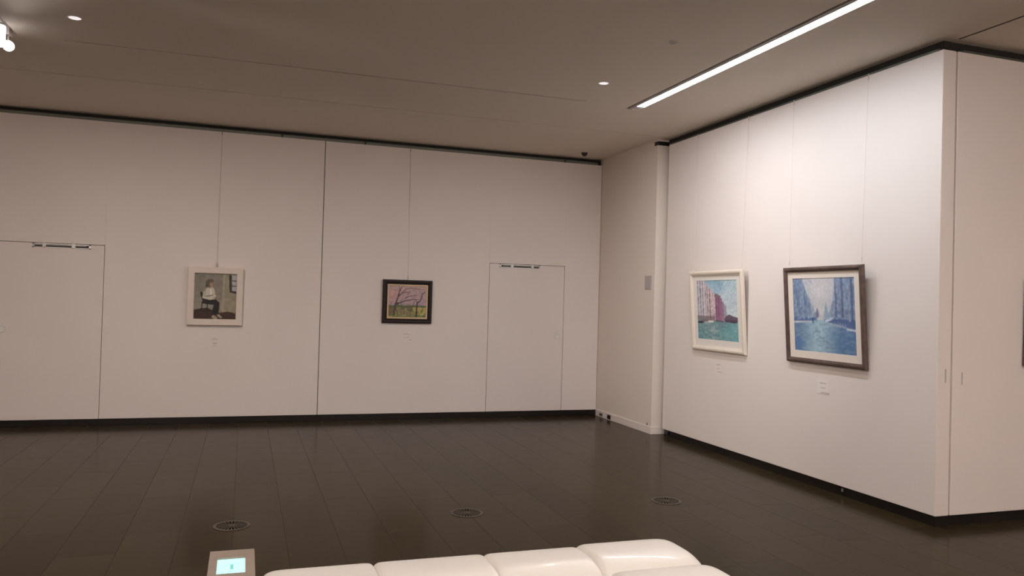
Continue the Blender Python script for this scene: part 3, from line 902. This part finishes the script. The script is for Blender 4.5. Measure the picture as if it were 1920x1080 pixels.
# ------------------------------------------------------------------ framed pictures
def frame_part(name, w, h, fw, d0, d1, material, parent, style='flat', zc=0.0, fwb=None):
    """mitred moulding; local X right, Z up, front towards -Y; back at y=0, front face at y=-d1"""
    if style == 'flat':   prof = [(0, 0), (0, -d1 * .9), (0.06, -d1), (0.90, -d1), (1.0, -d1 * .82), (1.0, -d0), (1.0, 0)]
    elif style == 'step': prof = [(0, 0), (0, -d1 * .55), (0.12, -d1 * .9), (0.3, -d1), (0.55, -d1 * .96), (0.75, -d1 * .72), (0.86, -d1 * .76), (1.0, -d1 * .6), (1.0, -d0), (1.0, 0)]
    elif style == 'round': prof = [(0, 0), (0, -d1 * .6), (0.12, -d1 * .88), (0.35, -d1), (0.62, -d1 * .97), (0.85, -d1 * .80), (0.9, -d1 * .7), (1.0, -d1 * .7), (1.0, -d0), (1.0, 0)]
    else:                 prof = [(0, 0), (0, -d1), (1.0, -d1), (1.0, 0)]
    mb = MB()
    corners = [(-1, -1), (1, -1), (1, 1), (-1, 1)]
    loops = []
    for sx, sz in corners:
        loops.append([mb.bm.verts.new((sx * (w / 2 - t * fw), y, zc + sz * (h / 2 - t * fw))) for t, y in prof])
    k = len(prof)
    for a in range(4):
        A, B = loops[a], loops[(a + 1) % 4]
        for i in range(k):
            j = (i + 1) % k
            mb.bm.faces.new((A[i], B[i], B[j], A[j]))
    return mb.build(name, material, parent)

def mat_board(w, h, aw, ah, y, material, parent, zc=0.0):
    mb = MB()
    x0, x1, z0, z1 = -w / 2, w / 2, -h / 2, h / 2
    a0, a1, b0, b1 = -aw / 2, aw / 2, -ah / 2 + zc, ah / 2 + zc
    t = 0.0022
    mb.box(x0, a0, y, y + t, z0, z1); mb.box(a1, x1, y, y + t, z0, z1)
    mb.box(a0, a1, y, y + t, b1, z1); mb.box(a0, a1, y, y + t, z0, b0)
    return mb.build('mat_board', material, parent)

def back_board(w, h, parent):
    mb = MB(); mb.box(-w / 2, w / 2, -0.006, -0.001, -h / 2, h / 2)
    mb.build('backing', M_backing, parent)

def wire(parent, world_top, world_bot, material=M_wire, r=0.0013):
    """hanging wire; points are given in world space and carried into the picture's own frame"""
    inv = parent_matrix(parent).inverted()
    a, b = inv @ Vector(world_top), inv @ Vector(world_bot)
    mb = MB(); mb.cyl(a, b, r, n=8)
    mb.cyl(a, a + (b - a).normalized() * 0.045, 0.0045, n=8)     # runner at the rail
    e = b - (b - a).normalized() * 0.045
    mb.cyl(e, b, 0.0040, n=8)                                    # hook at the frame
    return mb.build('hanging_wire', material, parent)

def parent_matrix(p):
    return Matrix.LocRotScale(p.location, p.rotation_euler, p.scale)

# 1: woman on a chair, pale frame
lean = math.radians(1.2)
t = thing('framed_painting', 'pale cream framed painting of a seated woman in white blouse and black trousers', 'painting', (-0.338, YB - 0.012, 1.510), (lean, 0, 0))
w, h = 0.615, 0.686
frame_part('frame', w, h, 0.074, 0.010, 0.042, M_ivory2, t, 'flat')
back_board(w - 0.05, h - 0.05, t)
paint_seated().mesh('canvas', 0.475, 0.548, -0.020, M_oil, t, (168, 150, 137), 0.84, zc=0.0)
wire(t, (-0.323, YB - 0.006, ZT + 0.006), (-0.333, YB - 0.022, 1.862))
mb = MB(); mb.cyl((0.005, -0.020, 0.343), (0.005, -0.026, 0.400), 0.008, 0.006, n=12); mb.build('hook', M_chrome, t)

# 2: trees, dark frame
t = thing('framed_painting', 'small dark walnut framed landscape of bare leaning trees under a pink sky', 'painting', (1.968, YB - 0.010, 1.508), (lean, 0, 0))
w, h = 0.640, 0.556
frame_part('frame', w, h, 0.060, 0.010, 0.038, M_walnut, t, 'step')
back_board(w - 0.05, h - 0.05, t)
frame_part('liner', w - 0.118, h - 0.118, 0.020, 0.008, 0.026, M_liner, t, 'flat')
paint_trees().mesh('canvas', w - 0.155, h - 0.155, -0.018, M_oil, t, (172, 154, 141), 0.88)
wire(t, (1.955, YB - 0.006, ZT + 0.006), (1.968, YB - 0.020, 1.790))

# 3 and 4 hang on the right wall and lean out at the top; front faces -X
def right_picture(label, yc, zc, w, h, fw, fmat, style, d, aw, ah, azc, canvas, mm, wires, ref, lean_deg=4.2):
    lean = math.radians(lean_deg)
    # local -Y -> world -X, then lean forward about the bottom edge
    R = Matrix.Rotation(-PI / 2, 4, 'Z') @ Matrix.Rotation(lean, 4, 'X')
    bottom_back = Vector((XR - 0.002, yc, zc - h / 2))
    # origin is centre of the back plane
    off = (R @ Vector((0, 0, h / 2, 0))).to_3d() if False else R.to_3x3() @ Vector((0, 0, h / 2))
    loc = bottom_back + off
    t = thing('framed_painting', label, 'painting', loc, R.to_euler())
    frame_part('frame', w, h, fw, 0.006, d, fmat, t, style)
    back_board(w - 0.03, h - 0.03, t)
    mat_board(w - 2 * fw + 0.006, h - 2 * fw + 0.006, aw, ah, -d * 0.38, mm, t, azc)
    canvas.mesh('print', aw + 0.006, ah + 0.006, -d * 0.38 + 0.004, M_print, t, ref, 1.0, zc=azc)
    for (ya, yb_) in wires:
        wire(t, (XR - 0.006, ya, ZT + 0.006), (loc.x + math.sin(-lean) * 0 - 0.024, yb_, zc + h / 2 + 0.015), r=0.0011, material=M_wire2)
    return t
right_picture('ivory framed canal scene with palace fronts and boats over teal water', 7.237, 1.507, 0.990, 0.862, 0.050, M_ivory, 'round', 0.034,
              0.752, 0.634, 0.012, paint_canal(), M_mat, [(7.748, 7.690), (6.805, 6.785)], (196, 180, 170))
right_picture('bronze brown framed blue print of a tree lined street', 5.612, 1.503, 0.985, 0.855, 0.044, M_bronze, 'round', 0.034,
              0.765, 0.645, 0.004, paint_boulevard(), M_mat2, [(6.108, 6.060), (5.181, 5.160)], (216, 200, 191))

# 5: on the wall that turns off to the right, only its left edge is in the picture
t = thing('framed_painting', 'dark brown framed picture cut by the right edge of the photo', 'painting', (6.02, YC - 0.012, 1.50), (math.radians(2), 0, 0))
frame_part('frame', 0.86, 0.66, 0.05, 0.006, 0.045, M_bronze, t, 'round')
back_board(0.83, 0.63, t)
mat_board(0.77, 0.57, 0.60, 0.42, -0.024, M_mat, t)
c5 = Canvas(60, 44, 1.4); c5.grad((150, 160, 170), (90, 110, 90)); c5.speckle(0.3, 9, 7, 5)
c5.mesh('print', 0.606, 0.426, -0.020, M_print, t, (185, 170, 162))
wire(t, (5.72, YC - 0.006, ZT + 0.006), (5.72, YC - 0.035, 1.835), r=0.0011)

# ------------------------------------------------------------------ caption cards
def caption(label, cx, cz, w, h, rows, place, cm=False):
    """rows: (dx, dz, length); tiny illegible print lines made of short dashes"""
    if place == 'back': loc, rot = (cx, YB - 0.0005, cz), (0, 0, 0)
    else: loc, rot = (XR - 0.0005, cx, cz), (0, 0, -PI / 2)
    t = thing('caption_card', label, 'label', loc, rot, group='caption cards under the paintings')
    mb = MB(); mb.box(-w / 2, w / 2, -0.0025, 0.0, -h / 2, h / 2); mb.build('card', M_card if cm else M_card2, t)
    r = random.Random(int(abs(cx) * 100))
    for dx, dz, L in rows:
        mb = MB()
        x = dx - L / 2
        while x < dx + L / 2:
            wd = r.uniform(0.004, 0.009)
            mb.box(x, x + wd, -0.0031, -0.0024, dz - 0.0030, dz + 0.0030)
            x += wd + r.uniform(0.002, 0.005)
        mb.build('print_line', M_ink, t)
caption('small white caption card under the seated woman painting', -0.332, 0.962, 0.125, 0.125,
        [(0, 0.052, 0.012), (0, 0.035, 0.072), (0.004, -0.008, 0.040), (0.004, -0.014, 0.030), (0.0, -0.040, 0.030)], 'back')
caption('small white caption card under the dark framed tree landscape', 1.970, 1.058, 0.125, 0.120,
        [(0.0, 0.046, 0.010), (0.0, 0.030, 0.088), (0.0, -0.008, 0.058), (0.048, -0.040, 0.034)], 'back')
caption('small white caption card under the ivory framed canal scene', 7.250, 0.905, 0.16, 0.125,
        [(0.0, 0.036, 0.070), (0.0, -0.004, 0.035), (0.028, -0.040, 0.075)], 'right')
caption('small white caption card under the bronze framed blue street print', 5.645, 0.888, 0.150, 0.125,
        [(0.0, 0.028, 0.078), (0.0, -0.012, 0.045), (0.025, -0.052, 0.100)], 'right', True)

# ------------------------------------------------------------------ bench of white leather cushions
bench = thing('leather_bench', 'long white padded leather bench with rounded seat cushions', 'bench', (1.06, 3.09, 0.0))
BX = [0.070, 0.556, 1.048, 1.500, 2.040]
BY = [3.505, 3.095, 2.685]
def cushion(x0, x1, y0, y1, z0, z1, nl, nr, out):
    """padded cushion: nl / nr set how square the left and right ends are"""
    cx, cy = (x0 + x1) / 2, (y0 + y1) / 2
    a, b, c = (x1 - x0) / 2, (y1 - y0) / 2, z1 - z0
    NU, NV = 48, 40
    mb = MB()
    def sp(t): return math.copysign(1 - (1 - abs(t)) ** 2.2, t)
    G = []
    for j in range(NV + 1):
        v = sp(2 * j / NV - 1); row = []
        for i in range(NU + 1):
            u = sp(2 * i / NU - 1)
            nu = nl if u < 0 else nr
            fu = max(0.0, 1 - abs(u) ** nu) ** 0.36 if nu > 1 else 1 - nu * abs(u) ** 26
            fv = max(0.0, 1 - abs(v) ** 3.2) ** 0.36 if v * out > 0 else 1 - 0.26 * abs(v) ** 4
            hz = fu * fv
            # plan corners are rounded off where the end is free
            sq = 1.0 - (0.08 if nu > 1 and v * out > 0 else 0.0) * (abs(v) ** 4) * (abs(u) ** 6)
            row.append(mb.bm.verts.new((cx + a * u * sq, cy + b * v, z0 + c * hz)))
        G.append(row)
    for j in range(NV):
        for i in range(NU):
            mb.bm.faces.new((G[j][i], G[j][i + 1], G[j + 1][i + 1], G[j + 1][i]))
    return mb
for r_ in range(2):
    for k in range(4):
        mb = cushion(BX[k] - 1.06, BX[k + 1] - 1.06, BY[r_ + 1] - 3.09, BY[r_] - 3.09, 0.20, 0.427 if k < 3 else 0.436, 9 if k == 0 else (0.13 if k == 3 else 0.10), 6 if k == 3 else 0.10, 1 if r_ == 0 else -1)
        mb.build('seat_cushion', M_leather, bench, smooth=True)
mb = MB(); mb.box(BX[0] - 1.06 + 0.02, BX[-1] - 1.06 - 0.02, BY[2] - 3.09 + 0.02, BY[0] - 3.09 - 0.02, 0.07, 0.205, 0.02, 3)
mb.build('seat_base', M_leather, bench)
for sx in (-0.90, 0.92):
    for sy in (-0.33, 0.33):
        mb = MB(); mb.cyl((sx, sy, 0.0), (sx, sy, 0.08), 0.022, 0.028, 20); mb.build('leg', M_chrome, bench)

# ------------------------------------------------------------------ pedestal with a lit screen
KX0, KX1, KY0, KY1, KZ = -0.112, 0.075, 3.30, 3.772, 0.40
t = thing('screen_pedestal', 'low beige pedestal with a glowing cyan screen let into its top', 'kiosk', ((KX0 + KX1) / 2, (KY0 + KY1) / 2, 0.0))
ox, oy = (KX0 + KX1) / 2, (KY0 + KY1) / 2
hx, hy = (KX1 - KX0) / 2, (KY1 - KY0) / 2
SX0, SX1, SY0, SY1 = -0.078 - ox, 0.036 - ox, 3.462 - oy, 3.672 - oy
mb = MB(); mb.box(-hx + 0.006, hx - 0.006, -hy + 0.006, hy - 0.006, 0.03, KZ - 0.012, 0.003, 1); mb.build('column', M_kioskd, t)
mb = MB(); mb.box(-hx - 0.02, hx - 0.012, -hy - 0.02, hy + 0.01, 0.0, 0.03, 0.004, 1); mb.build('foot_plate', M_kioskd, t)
mb = MB()
mb.box(-hx, SX0, -hy, hy, KZ - 0.014, KZ); mb.box(SX1, hx, -hy, hy, KZ - 0.014, KZ)
mb.box(SX0, SX1, SY1, hy, KZ - 0.014, KZ); mb.box(SX0, SX1, -hy, SY0, KZ - 0.014, KZ)
mb.build('top_plate', M_kiosk, t)
zs = KZ - 0.008
mb = MB(); mb.box(SX0, SX1, SY0, SY1, KZ - 0.0125, zs); sc = mb.build('screen', M_screen, t)
sw, sh = SX1 - SX0, SY1 - SY0
def SP(u, v): return (SX0 + u * sw, SY1 - v * sh, zs + 0.0008)
mb = MB()
(xa, ya, z), (xb, yb, _) = SP(0.47, 0.36), SP(0.58, 0.66)
mb.box(xa, xb, yb, ya, zs, zs + 0.0009)
mb.build('screen_symbol', M_glyph, sc)
def stroke(pts, w):
    mb = MB()
    for p, q in zip(pts[:-1], pts[1:]):
        p, q = Vector(SP(*p)), Vector(SP(*q))
        d = (q - p); n = Vector((-d.y, d.x, 0)).normalized() * w
        f = [p + n, p - n, q - n, q + n]
        mb.quad([tuple(v) for v in f])
    mb.build('screen_line', M_glyph2, sc)
stroke([(0.24, 0.46), (0.33, 0.37), (0.43, 0.315), (0.53, 0.30), (0.63, 0.30), (0.72, 0.33), (0.80, 0.38)], 0.0011)
stroke([(0.40, 0.86), (0.45, 0.84), (0.52, 0.76)], 0.0009)
stroke([(0.22, 0.76), (0.22, 0.98)], 0.0008)
stroke([(0.64, 0.90), (0.64, 0.98)], 0.0007)
